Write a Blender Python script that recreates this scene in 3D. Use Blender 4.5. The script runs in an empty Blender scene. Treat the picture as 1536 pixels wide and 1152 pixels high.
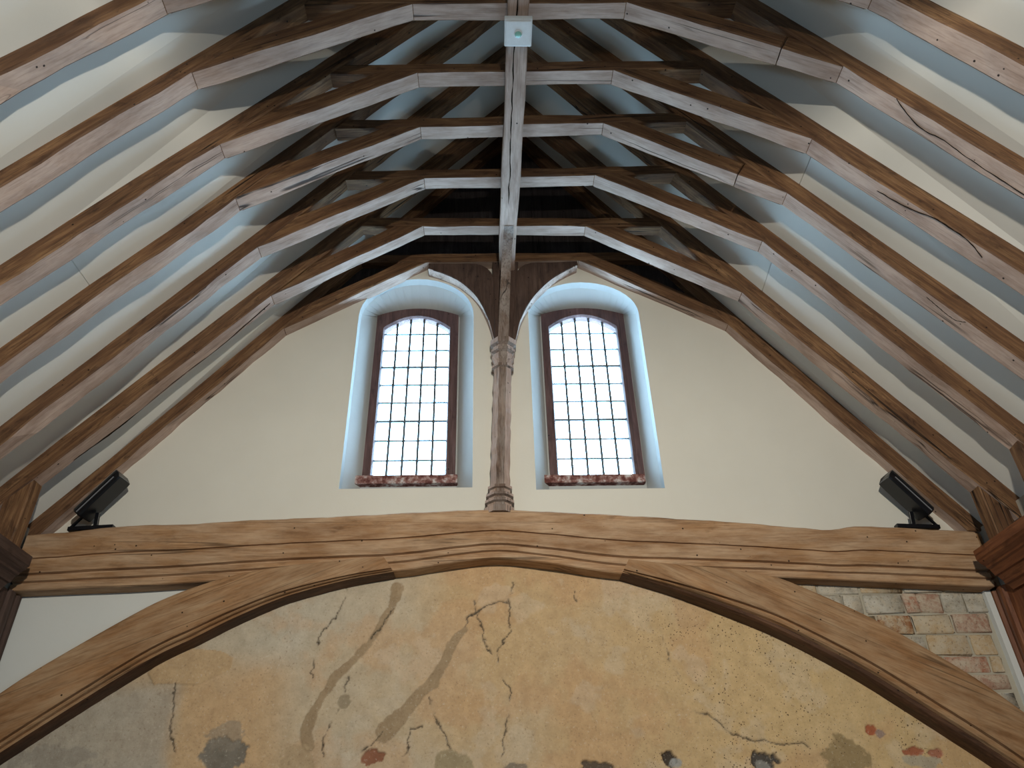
import bpy, bmesh, math, random
import numpy as np
from mathutils import Matrix, Vector
from mathutils.geometry import tessellate_polygon

scene = bpy.context.scene
COL = scene.collection

# ------------------------------------------------------------------ camera
cam_d = bpy.data.cameras.new('camera')
cam = bpy.data.objects.new('camera', cam_d)
COL.objects.link(cam)
cam_d.sensor_width = 36.0
cam_d.lens = 1131.72 / 1536 * 36.0
cam_d.clip_start = 0.05
R_, U_, F_ = ((0.99954767, -0.01939414, -0.0229851), (0.00823358, -0.55860963, 0.82938983), (0.028925, 0.82920392, 0.55819727))
cam.matrix_world = Matrix(((R_[0], U_[0], -F_[0], -0.2089), (R_[1], U_[1], -F_[1], 0.0), (R_[2], U_[2], -F_[2], 1.55), (0, 0, 0, 1)))
scene.camera = cam

# ------------------------------------------------------------------ sky and light
world = bpy.data.worlds.new('overcast_sky')
scene.world = world
world.use_nodes = True
bg = world.node_tree.nodes['Background']
bg.inputs[0].default_value = (0.46, 0.75, 1.0, 1)
bg.inputs[1].default_value = 25.0


def area(name, loc, target, sx, sy, power, col, portal=False):
    d = bpy.data.lights.new(name, 'AREA')
    d.shape = 'RECTANGLE'; d.size = sx; d.size_y = sy
    d.energy = power; d.color = col
    if portal: d.cycles.is_portal = True
    o = bpy.data.objects.new(name, d); COL.objects.link(o)
    o.location = loc
    o.rotation_euler = (Vector(target) - Vector(loc)).to_track_quat('-Z', 'Y').to_euler()
    return o


# daylight enters by the two gable windows: sampling portals in the openings
area('window_portal', (-0.965, 6.36, 5.68), (-0.965, 0, 5.68), 0.8, 2.0, 1, (1, 1, 1), True)
area('window_portal', (0.775, 6.36, 5.67), (0.775, 0, 5.67), 0.8, 2.0, 1, (1, 1, 1), True)
# and by unseen windows added low in the side walls for blue fill
FILL_WIN = [(-2.4, -1.3)]          # y ranges
SW_Z = (1.1, 2.9)
for ya, yb in FILL_WIN:
    for sx_ in (-1, 1):
        area('window_portal', (sx_ * 4.15, (ya + yb) / 2, sum(SW_Z) / 2), (0, (ya + yb) / 2, sum(SW_Z) / 2), yb - ya, SW_Z[1] - SW_Z[0], 1, (1, 1, 1), True)
# unseen hall floodlight on the next tie beam, hood added to cut upward light
LAMPS = [((0.25, -1.3, 4.25), 215.0)]
for loc, pw in LAMPS:
    area('hall_lamp_light', loc, (loc[0] * 0.8, 6.0, 4.25), 0.20, 0.06, pw, (1.0, 0.93, 0.80)).data.spread = math.radians(150)

vs = scene.view_settings
vs.view_transform = 'Standard'; vs.look = 'None'; vs.exposure = 0.0; vs.gamma = 1.0
vs.use_curve_mapping = False

# ------------------------------------------------------------------ measurements (metres)
W = 0.146                                    # timber thickness along the hall
TY = {-2: 1.36, -1: 1.92, 0: 2.484, 1: 3.046, 2: 3.619, 3: 4.152, 4: 4.736, 5: 5.339, 6: 5.849}
YW = 5.97                                    # face of gable wall
YT = 5.80                                    # face of tie beam


# ------------------------------------------------------------------ helpers
def empty(name, loc):
    o = bpy.data.objects.new(name, None); COL.objects.link(o); o.location = loc
    o.empty_display_size = 0.1
    return o


def tag(o, label=None, cat=None, group=None, kind=None):
    if label: o['label'] = label
    if cat: o['category'] = cat
    if group: o['group'] = group
    if kind: o['kind'] = kind
    return o


def adopt(o, parent):
    if parent is not None:
        o.parent = parent
        m = Matrix.Identity(4); q = parent
        chain = []
        while q is not None: chain.append(q); q = q.parent
        for q in reversed(chain): m = m @ (q.matrix_parent_inverse if q.parent else Matrix.Identity(4)) @ q.matrix_basis
        o.matrix_parent_inverse = m.inverted()
    return o


def link(name, me, mats, parent=None, mw=None):
    o = bpy.data.objects.new(name, me); COL.objects.link(o)
    for m in (mats if isinstance(mats, (list, tuple)) else [mats]): me.materials.append(m)
    if mw is not None: o.matrix_world = mw
    return adopt(o, parent)


def mesh(name, vs_, fs, smooth=False):
    me = bpy.data.meshes.new(name); me.from_pydata([tuple(v) for v in vs_], [], fs)
    bm = bmesh.new(); bm.from_mesh(me)
    bmesh.ops.recalc_face_normals(bm, faces=bm.faces)
    bm.to_mesh(me); bm.free()
    if smooth: me.polygons.foreach_set('use_smooth', [True] * len(me.polygons))
    me.update()
    return me


def boxm(name, sx, sy, sz, bev=0.0, seg=2):
    bm = bmesh.new(); bmesh.ops.create_cube(bm, size=1.0)
    bmesh.ops.scale(bm, vec=(sx, sy, sz), verts=bm.verts)
    if bev: bmesh.ops.bevel(bm, geom=bm.edges[:], offset=bev, segments=seg, affect='EDGES', profile=0.5)
    me = bpy.data.meshes.new(name); bm.to_mesh(me); bm.free()
    return me


def wob(rng, amp):
    ph = [(rng.uniform(1.5, 4), rng.uniform(0, 6.3)), (rng.uniform(5, 9), rng.uniform(0, 6.3)), (rng.uniform(14, 25), rng.uniform(0, 6.3))]
    return lambda s: amp * (0.9 * math.sin(ph[0][0] * s + ph[0][1]) + 0.6 * math.sin(ph[1][0] * s + ph[1][1]) + 0.35 * math.sin(ph[2][0] * s + ph[2][1]))


def timber(name, poly, y0, y1, axis, mats, parent=None, jit=0.004, bev=0.009, seg=0.14, seed=0, yjit=0.003, lime=None):
    """a squared timber: outline (x, z) drawn in the truss plane, thickness y0..y1, grain along axis (local X)"""
    rng = random.Random(seed * 7919 + len(poly))
    a = Vector((axis[0], axis[1])).normalized(); pr = Vector((-a.y, a.x)); o0 = Vector(poly[0])
    P = [Vector(((Vector(q) - o0).dot(a), (Vector(q) - o0).dot(pr))) for q in poly]
    area2 = sum(P[i].x * P[(i + 1) % len(P)].y - P[(i + 1) % len(P)].x * P[i].y for i in range(len(P)))
    if area2 < 0: P.reverse()

    def outline():
        w1 = wob(rng, jit); out = []; s = rng.uniform(0, 5)
        for i in range(len(P)):
            p, q = P[i], P[(i + 1) % len(P)]; L = (q - p).length; n = max(1, int(L / seg))
            nrm = Vector((q.y - p.y, -(q.x - p.x))).normalized()
            for k in range(n):
                t = k / n; v = p.lerp(q, t)
                if 0 < t < 1: v = v + nrm * w1(s + L * t) * (1 if L > 0.5 else 0)
                out.append(v)
            s += L
        return out

    def inset(o, d):
        r = []
        n = len(o)
        for i in range(n):
            e1 = (o[i] - o[i - 1]); e2 = (o[(i + 1) % n] - o[i])
            n1 = Vector((-e1.y, e1.x)).normalized(); n2 = Vector((-e2.y, e2.x)).normalized()
            m = (n1 + n2)
            m = m.normalized() * d / max(0.4, math.sqrt(max(0.05, (1 + n1.dot(n2)) / 2))) if m.length > 1e-6 else n1 * d
            r.append(o[i] + m)
        return r
    f, b = outline(), outline(); n = len(f)
    wy, wy2 = wob(rng, yjit), wob(rng, yjit)
    rings = [[(v.x, y0 + wy(v.x), v.y) for v in inset(f, bev)], [(v.x, y0 + wy(v.x) + bev, v.y) for v in f],
             [(v.x, y1 + wy2(v.x) - bev, v.y) for v in b], [(v.x, y1 + wy2(v.x), v.y) for v in inset(b, bev)]]
    V = [v for r in rings for v in r]; Fc = []
    for k in range(3):
        for i in range(n):
            j = (i + 1) % n
            Fc.append((k * n + i, k * n + j, (k + 1) * n + j, (k + 1) * n + i))
    Fc.append(tuple(range(n))); Fc.append(tuple(range(3 * n, 4 * n)))
    me = mesh(name, V, Fc)
    mw = Matrix(((a.x, 0, -a.y, o0.x), (0, 1, 0, 0), (a.y, 0, a.x, o0.y), (0, 0, 0, 1)))
    if isinstance(mats, (list, tuple)) and len(mats) > 1:
        for pl in me.polygons:
            nw = mw.to_3x3() @ pl.normal
            if nw.z < -0.35 and abs(nw.y) < 0.5 and (lime is None or lime(mw @ pl.center)): pl.material_index = 1
    return link(name, me, mats, parent, mw)


def sweep(name, U, L, prof, mats, parent=None, caps=True, origin=None, dark_from=None):
    """moulded curved timber: U, L matching upper and lower curves (x, z); prof = list of (fraction from U to L, y)"""
    V = []; m = len(prof)
    for u, l in zip(U, L):
        for s, y in prof: V.append((u[0] + (l[0] - u[0]) * s, y, u[1] + (l[1] - u[1]) * s))
    Fc = []
    for i in range(len(U) - 1):
        for k in range(m):
            k2 = (k + 1) % m
            Fc.append((i * m + k, i * m + k2, (i + 1) * m + k2, (i + 1) * m + k))
    if caps:
        Fc.append(tuple(range(m))); Fc.append(tuple((len(U) - 1) * m + k for k in range(m)))
    o = Vector((U[0][0], prof[0][1], U[0][1])); a = (Vector(U[-1]) - Vector(U[0])).normalized()
    mw = Matrix(((a.x, 0, -a.y, o.x), (0, 1, 0, o.y), (a.y, 0, a.x, o.z), (0, 0, 0, 1))); inv = mw.inverted()
    me = mesh(name, [inv @ Vector(v) for v in V], Fc)
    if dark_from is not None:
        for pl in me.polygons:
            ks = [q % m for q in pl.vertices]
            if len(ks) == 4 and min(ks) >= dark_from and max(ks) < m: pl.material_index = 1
    return link(name, me, mats, parent, mw)


def resample(pts, n):
    """Catmull-Rom through (x, z) points, n samples evenly in length"""
    P = [Vector(p) for p in pts]; P = [P[0] * 2 - P[1]] + P + [P[-1] * 2 - P[-2]]; out = []
    for i in range(1, len(P) - 2):
        for k in range(24):
            t = k / 24
            a, b, c, d = P[i - 1], P[i], P[i + 1], P[i + 2]
            out.append(0.5 * ((2 * b) + (c - a) * t + (2 * a - 5 * b + 4 * c - d) * t * t + (3 * b - a - 3 * c + d) * t ** 3))
    out.append(P[-2]); L = [0]
    for i in range(1, len(out)): L.append(L[-1] + (out[i] - out[i - 1]).length)
    r = []; j = 0
    for k in range(n):
        s = L[-1] * k / (n - 1)
        while j < len(L) - 2 and L[j + 1] < s: j += 1
        t = (s - L[j]) / max(1e-9, L[j + 1] - L[j]); r.append(tuple(out[j].lerp(out[j + 1], min(1, t))))
    return r


def ring_lathe(name, rings, mat, parent, sides=8, rot=math.pi / 8, smooth=False, chamf=True):
    """rings: (x, y, z, radius); closed octagonal solid"""
    V = []; n = sides
    for x, y, z, r in rings:
        for k in range(n): V.append((x + r * math.cos(rot + 2 * math.pi * k / n), y + r * math.sin(rot + 2 * math.pi * k / n), z))
    Fc = [(i * n + k, i * n + (k + 1) % n, (i + 1) * n + (k + 1) % n, (i + 1) * n + k) for i in range(len(rings) - 1) for k in range(n)]
    Fc += [tuple(range(n)), tuple(range((len(rings) - 1) * n, len(rings) * n))]
    o = rings[0][:3]
    me = mesh(name, [(v[2] - o[2], v[1] - o[1], -(v[0] - o[0])) for v in V], Fc, smooth)
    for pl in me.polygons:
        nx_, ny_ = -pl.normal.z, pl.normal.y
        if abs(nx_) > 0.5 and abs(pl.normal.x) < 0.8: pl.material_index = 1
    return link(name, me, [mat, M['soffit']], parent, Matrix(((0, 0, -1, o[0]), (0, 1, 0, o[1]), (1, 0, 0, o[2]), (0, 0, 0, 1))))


def bar(name, p, q, w, h, mat, parent, bev=0.0):
    p, q = Vector(p), Vector(q); d = q - p
    me = boxm(name, d.length, w, h, bev)
    x = d.normalized(); ref = Vector((0, 0, 1)) if abs(x.z) < 0.9 else Vector((0, 1, 0))
    y = ref.cross(x).normalized(); z = x.cross(y); c = (p + q) / 2
    mw = Matrix(((x.x, y.x, z.x, c.x), (x.y, y.y, z.y, c.y), (x.z, y.z, z.z, c.z), (0, 0, 0, 1)))
    return link(name, me, mat, parent, mw)


# ------------------------------------------------------------------ materials
class NT:
    def __init__(s, name):
        s.m = bpy.data.materials.new(name); s.m.use_nodes = True; s.t = s.m.node_tree
        s.b = s.t.nodes['Principled BSDF']; s.out = s.t.nodes['Material Output']

    def n(s, typ, **kw):
        nd = s.t.nodes.new(typ)
        for k, v in kw.items(): setattr(nd, k, v)
        return nd

    def l(s, a, b): s.t.links.new(a, b)

    def coords(s, scale=(1, 1, 1), rand=True):
        tc = s.n('ShaderNodeTexCoord'); mp = s.n('ShaderNodeMapping'); mp.inputs['Scale'].default_value = scale
        s.l(tc.outputs['Object'], mp.inputs['Vector'])
        if rand:
            oi = s.n('ShaderNodeObjectInfo'); mu = s.n('ShaderNodeMath', operation='MULTIPLY'); mu.inputs[1].default_value = 37.0
            s.l(oi.outputs['Random'], mu.inputs[0]); s.l(mu.outputs[0], mp.inputs['Location'])
        return mp.outputs['Vector']

    def noise(s, vec, scale, detail=4, rough=0.55, dist=0.0):
        nd = s.n('ShaderNodeTexNoise'); nd.inputs['Scale'].default_value = scale; nd.inputs['Detail'].default_value = detail
        nd.inputs['Roughness'].default_value = rough; nd.inputs['Distortion'].default_value = dist
        s.l(vec, nd.inputs['Vector']); return nd.outputs['Fac']

    def ramp(s, fac, stops):
        r = s.n('ShaderNodeValToRGB'); e = r.color_ramp.elements
        while len(e) < len(stops): e.new(0.5)
        for el, (p, c) in zip(e, stops):
            el.position = p; el.color = (c, c, c, 1) if isinstance(c, (int, float)) else (*c, 1)
        s.l(fac, r.inputs[0]); return r.outputs[0]

    def mix(s, fac, a, b, mode='MIX'):
        x = s.n('ShaderNodeMix', data_type='RGBA', blend_type=mode)
        for sock, v in ((x.inputs[0], fac), (x.inputs[6], a), (x.inputs[7], b)):
            if hasattr(v, 'is_linked'): s.l(v, sock)
            elif isinstance(v, (int, float)): sock.default_value = v
            else: sock.default_value = (*v, 1)
        return x.outputs[2]

    def bump(s, h, strength=0.4, dist=0.01):
        b = s.n('ShaderNodeBump'); b.inputs['Strength'].default_value = strength; b.inputs['Distance'].default_value = dist
        s.l(h, b.inputs['Height']); s.l(b.outputs[0], s.b.inputs['Normal'])

    def done(s, col, rough=0.8, spec=0.2):
        if hasattr(col, 'is_linked'): s.l(col, s.b.inputs['Base Color'])
        else: s.b.inputs['Base Color'].default_value = (*col, 1)
        s.b.inputs['Roughness'].default_value = rough; s.b.inputs['Specular IOR Level'].default_value = spec
        return s.m


def wood(name, dark, mid, light, pale=None, pale_amt=0.5, rough=0.72, crack=1.0, spec=0.25, stain=0.75, fibre=0.55):
    s = NT(name); v = s.coords((1.3, 16, 16)); v2 = s.coords((0.9, 2.6, 2.6)); v3 = s.coords((0.16, 8.5, 8.5)); v4 = s.coords((1, 1, 1))
    g = s.noise(v, 1.6, 7, 0.62, 0.5)
    c = s.ramp(g, [(0.28, dark), (0.5, mid), (0.74, light)])
    big = s.noise(v2, 1.5, 4, 0.6)
    c = s.mix(s.ramp(big, [(0.35, 0.0), (0.7, 0.75)]), c, dark)
    st = s.noise(s.coords((2.2, 6, 6)), 2.4, 6, 0.7, 0.4)
    c = s.mix(s.ramp(st, [(0.30, stain), (0.46, 0.0)]), c, tuple(x * 0.55 for x in dark))
    if pale:
        bl = s.noise(s.coords((1.0, 4, 4)), 2.2, 5, 0.65)
        c = s.mix(s.ramp(bl, [(0.5 - pale_amt * 0.5, 0.0), (0.95 - pale_amt * 0.5, 1.0)]), c, pale)
    fb = s.noise(s.coords((3.0, 60, 60)), 1.5, 3, 0.6)
    c = s.mix(s.ramp(fb, [(0.34, fibre), (0.50, 0.0)]), c, tuple(x * 0.8 for x in dark))
    ck = s.noise(v3, 0.8, 3, 0.45, 0.35)
    m = s.ramp(ck, [(0.488, 0.0), (0.497, crack), (0.503, crack), (0.512, 0.0)])
    gate = s.ramp(s.noise(s.coords((0.8, 2, 2)), 1.1, 2), [(0.5, 0.0), (0.58, 1.0)])
    mu = s.n('ShaderNodeMath', operation='MULTIPLY'); s.l(m, mu.inputs[0]); s.l(gate, mu.inputs[1])
    c = s.mix(mu.outputs[0], c, tuple(x * 0.12 for x in dark))
    vo = s.n('ShaderNodeTexVoronoi'); vo.inputs['Scale'].default_value = 8.5; s.l(v4, vo.inputs['Vector'])
    pg = s.ramp(vo.outputs['Distance'], [(0.05, 1.0), (0.07, 0.0)])
    c = s.mix(pg, c, tuple(x * 0.15 for x in dark))
    h = s.n('ShaderNodeMath', operation='SUBTRACT'); s.l(g, h.inputs[0]); s.l(mu.outputs[0], h.inputs[1])
    s.bump(h.outputs[0], 0.55, 0.008)
    return s.done(c, rough, spec)


def plaster(name, col, var=0.06, rough=0.9, bump=0.15):
    s = NT(name); v = s.coords((1, 1, 1))
    a = s.noise(v, 1.3, 5, 0.6); b = s.noise(v, 45, 3, 0.6)
    c = s.mix(s.ramp(a, [(0.3, 0.0), (0.7, 1.0)]), tuple(x * (1 - var) for x in col), col)
    s.bump(s.mix(0.35, a, b), bump, 0.01)
    return s.done(c, rough, 0.15)


M = {}
M['oak'] = wood('roof_oak', (0.085, 0.040, 0.021), (0.20, 0.104, 0.050), (0.37, 0.215, 0.105), rough=0.62, stain=0.9, fibre=0.65)
M['soffit'] = wood('roof_oak_soffit', (0.14, 0.078, 0.053), (0.30, 0.193, 0.142), (0.44, 0.31, 0.245), (0.52, 0.395, 0.33), 0.62, rough=0.75, crack=0.9, stain=0.4, fibre=0.28)
M['tie'] = wood('tie_beam_oak', (0.235, 0.122, 0.058), (0.40, 0.225, 0.110), (0.53, 0.325, 0.175), (0.58, 0.42, 0.28), 0.26, rough=0.7, crack=0.6, stain=0.55, fibre=0.4)
M['arch'] = wood('arch_brace_oak', (0.21, 0.105, 0.046), (0.36, 0.19, 0.086), (0.47, 0.27, 0.132), (0.50, 0.355, 0.22), 0.24, rough=0.7, crack=0.5, stain=0.55, fibre=0.4)
M['archdark'] = wood('shaded_moulding_oak', (0.05, 0.024, 0.014), (0.115, 0.055, 0.03), (0.19, 0.098, 0.056), rough=0.6, crack=0.3)  # shade of the lower mouldings and underside put into darker oak
M['red'] = wood('wall_plate_oak', (0.11, 0.038, 0.018), (0.225, 0.082, 0.034), (0.34, 0.145, 0.062), rough=0.5, crack=0.3)
M['post'] = wood('crown_post_oak', (0.10, 0.062, 0.045), (0.20, 0.13, 0.095), (0.30, 0.215, 0.17), (0.42, 0.38, 0.35), 0.30, rough=0.7, stain=0.9, fibre=0.6)
M['dark'] = wood('dark_brace_oak', (0.055, 0.034, 0.027), (0.10, 0.06, 0.046), (0.15, 0.10, 0.08), rough=0.7, crack=0.4)
M['board'] = wood('unlit_gable_boarding', (0.03, 0.024, 0.024), (0.05, 0.04, 0.04), (0.075, 0.06, 0.06), rough=0.85, crack=0.6)
M['wall'] = plaster('cream_plaster', (0.72, 0.70, 0.63), 0.06)
M['roofplaster'] = plaster('white_roof_plaster', (0.74, 0.73, 0.68), 0.05)
M['reveal'] = plaster('dimmed_reveal_plaster', (0.46, 0.47, 0.46), 0.08, bump=0.3)  # wall plaster darkened to hold down the window light on it
M['white'] = plaster('white_spandrel_plaster', (0.70, 0.72, 0.70), 0.04)
M['hall'] = plaster('hall_wall_plaster', (0.42, 0.38, 0.32), 0.1)
M['floor'] = plaster('dark_oak_floor', (0.10, 0.075, 0.055), 0.3)
M['mortar'] = plaster('lime_mortar', (0.50, 0.46, 0.37), 0.25, bump=0.8)
M['frame'] = wood('window_oak', (0.065, 0.036, 0.036), (0.12, 0.068, 0.064), (0.19, 0.12, 0.115), rough=0.6, crack=0.4)


def sill_mat():
    s = NT('flaking_sill_paint'); v = s.coords((1, 1, 1)); n = s.noise(v, 14, 4, 0.6)
    c = s.ramp(n, [(0.42, (0.11, 0.035, 0.028)), (0.52, (0.26, 0.13, 0.11)), (0.66, (0.58, 0.53, 0.50))])
    s.bump(n, 0.5, 0.01); return s.done(c, 0.75)


M['sill'] = sill_mat()


def simple(name, col, rough=0.5, metal=0.0, spec=0.5):
    s = NT(name); v = s.coords((1, 1, 1)); n = s.noise(v, 30, 3)
    c = s.mix(n, tuple(x * 0.85 for x in col), col); s.b.inputs['Metallic'].default_value = metal
    return s.done(c, rough, spec)


M['lead'] = simple('window_lead', (0.10, 0.13, 0.15), 0.6, 0.3)
M['black'] = simple('black_painted_metal', (0.005, 0.006, 0.009), 0.3, 0.0, 0.5)
M['lens'] = simple('lamp_lens', (0.25, 0.26, 0.28), 0.15, 0.0, 0.6)
M['plastic'] = simple('white_plastic', (0.78, 0.80, 0.80), 0.4, 0.0, 0.5)
M['green'] = simple('pale_green_dome', (0.30, 0.62, 0.52), 0.15, 0.0, 0.6)
M['brass'] = simple('lamp_reflector', (0.9, 0.88, 0.84), 0.4)
M['slab'] = simple('roof_underlay', (0.20, 0.19, 0.18), 0.9)


def glass_mat():
    s = NT('clear_leaded_glass'); t = s.t
    tr = s.n('ShaderNodeBsdfTransparent'); tr.inputs[0].default_value = (0.97, 0.985, 1.0, 1)
    gl = s.n('ShaderNodeBsdfGlossy'); gl.inputs['Roughness'].default_value = 0.05
    mx = s.n('ShaderNodeMixShader'); mx.inputs[0].default_value = 0.05
    s.l(tr.outputs[0], mx.inputs[1]); s.l(gl.outputs[0], mx.inputs[2]); s.l(mx.outputs[0], s.out.inputs[0])
    return s.m


M['glass'] = glass_mat()


def brick_mat(name, c1, c2):
    s = NT(name); v = s.coords((1, 1, 1)); n = s.noise(v, 9, 6, 0.7); k = s.noise(v, 60, 3)
    c = s.mix(s.ramp(n, [(0.4, 0.0), (0.62, 1.0)]), c1, c2)
    lw = s.noise(v, 16, 5, 0.75, 0.5)
    c = s.mix(s.ramp(lw, [(0.45, 0.0), (0.60, 0.7)]), c, (0.55, 0.48, 0.37))
    c = s.mix(s.ramp(k, [(0.3, 0.6), (0.42, 0.0)]), c, (0.12, 0.08, 0.05))
    s.bump(s.mix(0.4, n, k), 0.7, 0.012); return s.done(c, 0.9, 0.1)


M['b_grey'] = brick_mat('weathered_grey_brick', (0.36, 0.33, 0.27), (0.56, 0.53, 0.46))
M['b_red'] = brick_mat('limewashed_red_brick', (0.38, 0.15, 0.085), (0.52, 0.42, 0.33))
M['b_cream'] = brick_mat('limewashed_cream_brick', (0.50, 0.36, 0.21), (0.58, 0.49, 0.36))
M['b_orange'] = brick_mat('orange_brick', (0.27, 0.105, 0.045), (0.52, 0.37, 0.22))
M['b_pink'] = brick_mat('pink_brick', (0.36, 0.20, 0.14), (0.50, 0.40, 0.31))

# ------------------------------------------------------------------ room shell
XL, XR, YB = -3.98, 3.90, -8.0


def slab(name, p0, p1, mat, label):
    c = [(a + b) / 2 for a, b in zip(p0, p1)]; me = boxm(name, *[abs(b - a) for a, b in zip(p0, p1)])
    o = link(name, me, mat, None, Matrix.Translation(c)); return tag(o, label, name.split('_')[0], None, 'structure')


slab('floor', (XL - .3, YB - .3, -0.2), (XR + .3, 6.6, 0), M['floor'], 'dark oak floor of the hall')


def side_wall(name, x0, x1, ztop, label):
    V, Fc = [], []
    def bx(ya, yb, za, zb):
        b = len(V)
        for x in (x0, x1):
            V.extend([(x, ya, za), (x, yb, za), (x, yb, zb), (x, ya, zb)])
        Fc.extend([tuple(b + q for q in f) for f in ((0, 1, 2, 3), (4, 5, 6, 7), (0, 1, 5, 4), (1, 2, 6, 5), (2, 3, 7, 6), (3, 0, 4, 7))])
    bx(YB - .3, 6.6, 0, SW_Z[0]); bx(YB - .3, 6.6, SW_Z[1], ztop)
    ys_ = [YB - .3] + [q for w_ in FILL_WIN for q in w_] + [6.6]
    for k in range(0, len(ys_), 2): bx(ys_[k], ys_[k + 1], SW_Z[0], SW_Z[1])
    tag(link(name, mesh(name, V, Fc), M['hall']), label, 'wall', None, 'structure')


side_wall('wall_left', XL - .3, XL, 4.1, 'plastered side wall under the shade-darkened wall plate')
side_wall('wall_right', XR, XR + .3, 4.0, 'plastered side wall under the red wall plate')
slab('wall_back', (XL - .3, YB - .3, 0), (XR + .3, YB, 9.8), M['hall'], 'cream plastered end wall behind the photographer')

# ---- truss lines: soffit z = h - k |x| on each side, collar and soulace joints
TR = {  # i: (kL, hL, kR, hR, A_left, A_right, B_left, B_right)
    1: (1.305, 8.985, 1.365, 9.300, (-0.755, 6.99), (0.825, 7.025)),
    2: (1.225, 8.775, 1.285, 9.035, (-0.765, 7.00), (0.803, 7.045)),
    3: (1.280, 8.960, 1.343, 9.160, (-0.789, 7.026), (0.792, 7.083)),
    4: (1.285, 8.990, 1.364, 9.210, (-0.803, 7.045), (0.780, 7.092)),
    5: (1.200, 8.810, 1.343, 9.060, (-0.855, 7.048), (0.750, 7.040)),
    6: (1.263, 8.975, 1.374, 9.165, (-0.855, 7.040), (0.728, 7.055)),
}
BX = {1: (-2.185, 2.25), 2: (-2.168, 2.222), 3: (-2.207, 2.21), 4: (-2.19, 2.187), 5: (-2.218, 2.160), 6: (-2.223, 2.168)}
for i in (0, -1, -2):
    TR[i] = (1.27, 8.85, 1.33, 9.15, (-0.76, 6.98), (0.82, 7.02)); BX[i] = (-2.18, 2.23)
DL, DR = 0.215, 0.255                        # plaster lies this far above the soffit line

# ------------------------------------------------------------------ roof panels of plaster between the rafters
ceil = tag(empty('ceiling', (0, 0, 4)), 'white plaster roof slopes between the oak rafters', 'ceiling', None, 'structure')
order = [-2, -1, 0, 1, 2, 3, 4, 5, 6]
edges = [YB] + [TY[i] + W / 2 for i in order] + [6.55]
SEAM = {(-1, 2): 3.45, (-1, 3): 3.08, (1, 3): 2.33, (1, 5): 2.35}


def roof_panel(side, j, x0, x1):
    ya, yb = edges[j], edges[j + 1]
    ia = order[max(0, j - 1)]; ib = order[min(len(order) - 1, j)]
    def zz(i, x):
        k, h = (TR[i][0], TR[i][1] + DL) if side < 0 else (TR[i][2], TR[i][3] + DR)
        return h - k * x
    V = []
    for up in (0, 0.02):
        for x, i, y in ((x0, ia, ya), (x1, ia, ya), (x1, ib, yb), (x0, ib, yb)): V.append((side * x, y, zz(i, x) + up))
    F = [(0, 1, 2, 3), (4, 5, 6, 7), (0, 1, 5, 4), (1, 2, 6, 5), (2, 3, 7, 6), (3, 0, 4, 7)]
    o = V[0]
    link('plaster_panel', mesh('plaster_panel', [(v[0] - o[0], v[1] - o[1], v[2] - o[2]) for v in V], F), M['roofplaster'], ceil, Matrix.Translation(o))


for side in (-1, 1):
    for j in range(len(edges) - 1):
        sm = SEAM.get((side, order[j] if j < len(order) else 99))
        if sm: roof_panel(side, j, 0.0, sm - 0.0025); roof_panel(side, j, sm + 0.0025, 4.12)
        else: roof_panel(side, j, 0.0, 4.12)
    # underlay above the panels keeps the roof closed
    k, h = (1.27, 8.95 + 0.36) if side < 0 else (1.345, 9.16 + 0.42)
    V = [(0, YB - .3, h), (side * 4.4, YB - .3, h - k * 4.4), (side * 4.4, 6.6, h - k * 4.4), (0, 6.6, h)]
    V += [(x, y, z + 0.1) for x, y, z in V]
    link('roof_underlay', mesh('roof_underlay', V, [(0, 1, 2, 3), (4, 5, 6, 7), (0, 1, 5, 4), (1, 2, 6, 5), (2, 3, 7, 6), (3, 0, 4, 7)]), M['slab'], ceil)

# ------------------------------------------------------------------ gable wall with two arched openings
NA = 20


def arch_ring(x0, x1, zb, zs, za, y, inset=0.0):
    """left bottom, up, over the arch, down to right bottom; za apex height"""
    x0 += inset; x1 -= inset; zb += inset; za -= inset; zs -= inset * 0.5
    c, r = (x0 + x1) / 2, (x1 - x0) / 2
    pts = [(x0, y, zb + (zs - zb) * k / 8) for k in range(8)]
    for k in range(NA + 1):
        a = math.pi - math.pi * k / NA
        pts.append((c + r * math.cos(a), y, zs + (za - zs) * math.sin(a)))
    pts += [(x1, y, zs - (zs - zb) * (k + 1) / 8) for k in range(8)]
    return pts


def seg_ring(x0, x1, zb, zs, za, y):
    """same point count, flat segmental head"""
    c, r = (x0 + x1) / 2, (x1 - x0) / 2
    pts = [(x0, y, zb + (zs - zb) * k / 8) for k in range(8)]
    for k in range(NA + 1):
        t = -math.cos(math.pi * k / NA)
        pts.append((c + r * t, y, zs + (za - zs) * (1 - t * t)))
    pts += [(x1, y, zs - (zs - zb) * (k + 1) / 8) for k in range(8)]
    return pts


WIN = [dict(o=(-1.53, -0.372, 4.485, 6.42, 6.905), f=(-1.392, -0.538, 4.66, 6.632, 6.725), g=(-1.318, -0.622, 4.727, 6.47, 6.628), s=(-1.475, -0.515, 4.648, 4.735)),
       dict(o=(0.185, 1.315, 4.455, 6.43, 6.85), f=(0.338, 1.216, 4.65, 6.635, 6.72), g=(0.410, 1.130, 4.710, 6.475, 6.633), s=(0.250, 1.208, 4.636, 4.718))]
wall_holes = [arch_ring(*w['o'], YW) for w in WIN]
outer = [(-4.2, 3.65), (-3.0, 3.65), (-2.9, 3.92), (2.9, 3.92), (3.0, 3.65), (4.15, 3.65), (4.15, 4.1), (0, 9.55), (-4.2, 4.1)]
polys = [[Vector((x, 0, z)) for x, z in outer]] + [[Vector((p[0], 0, p[2])) for p in h] for h in wall_holes]
flat = [v for p in polys for v in p]
tris = tessellate_polygon(polys)
o0 = (0, YW, 3.92)
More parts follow.
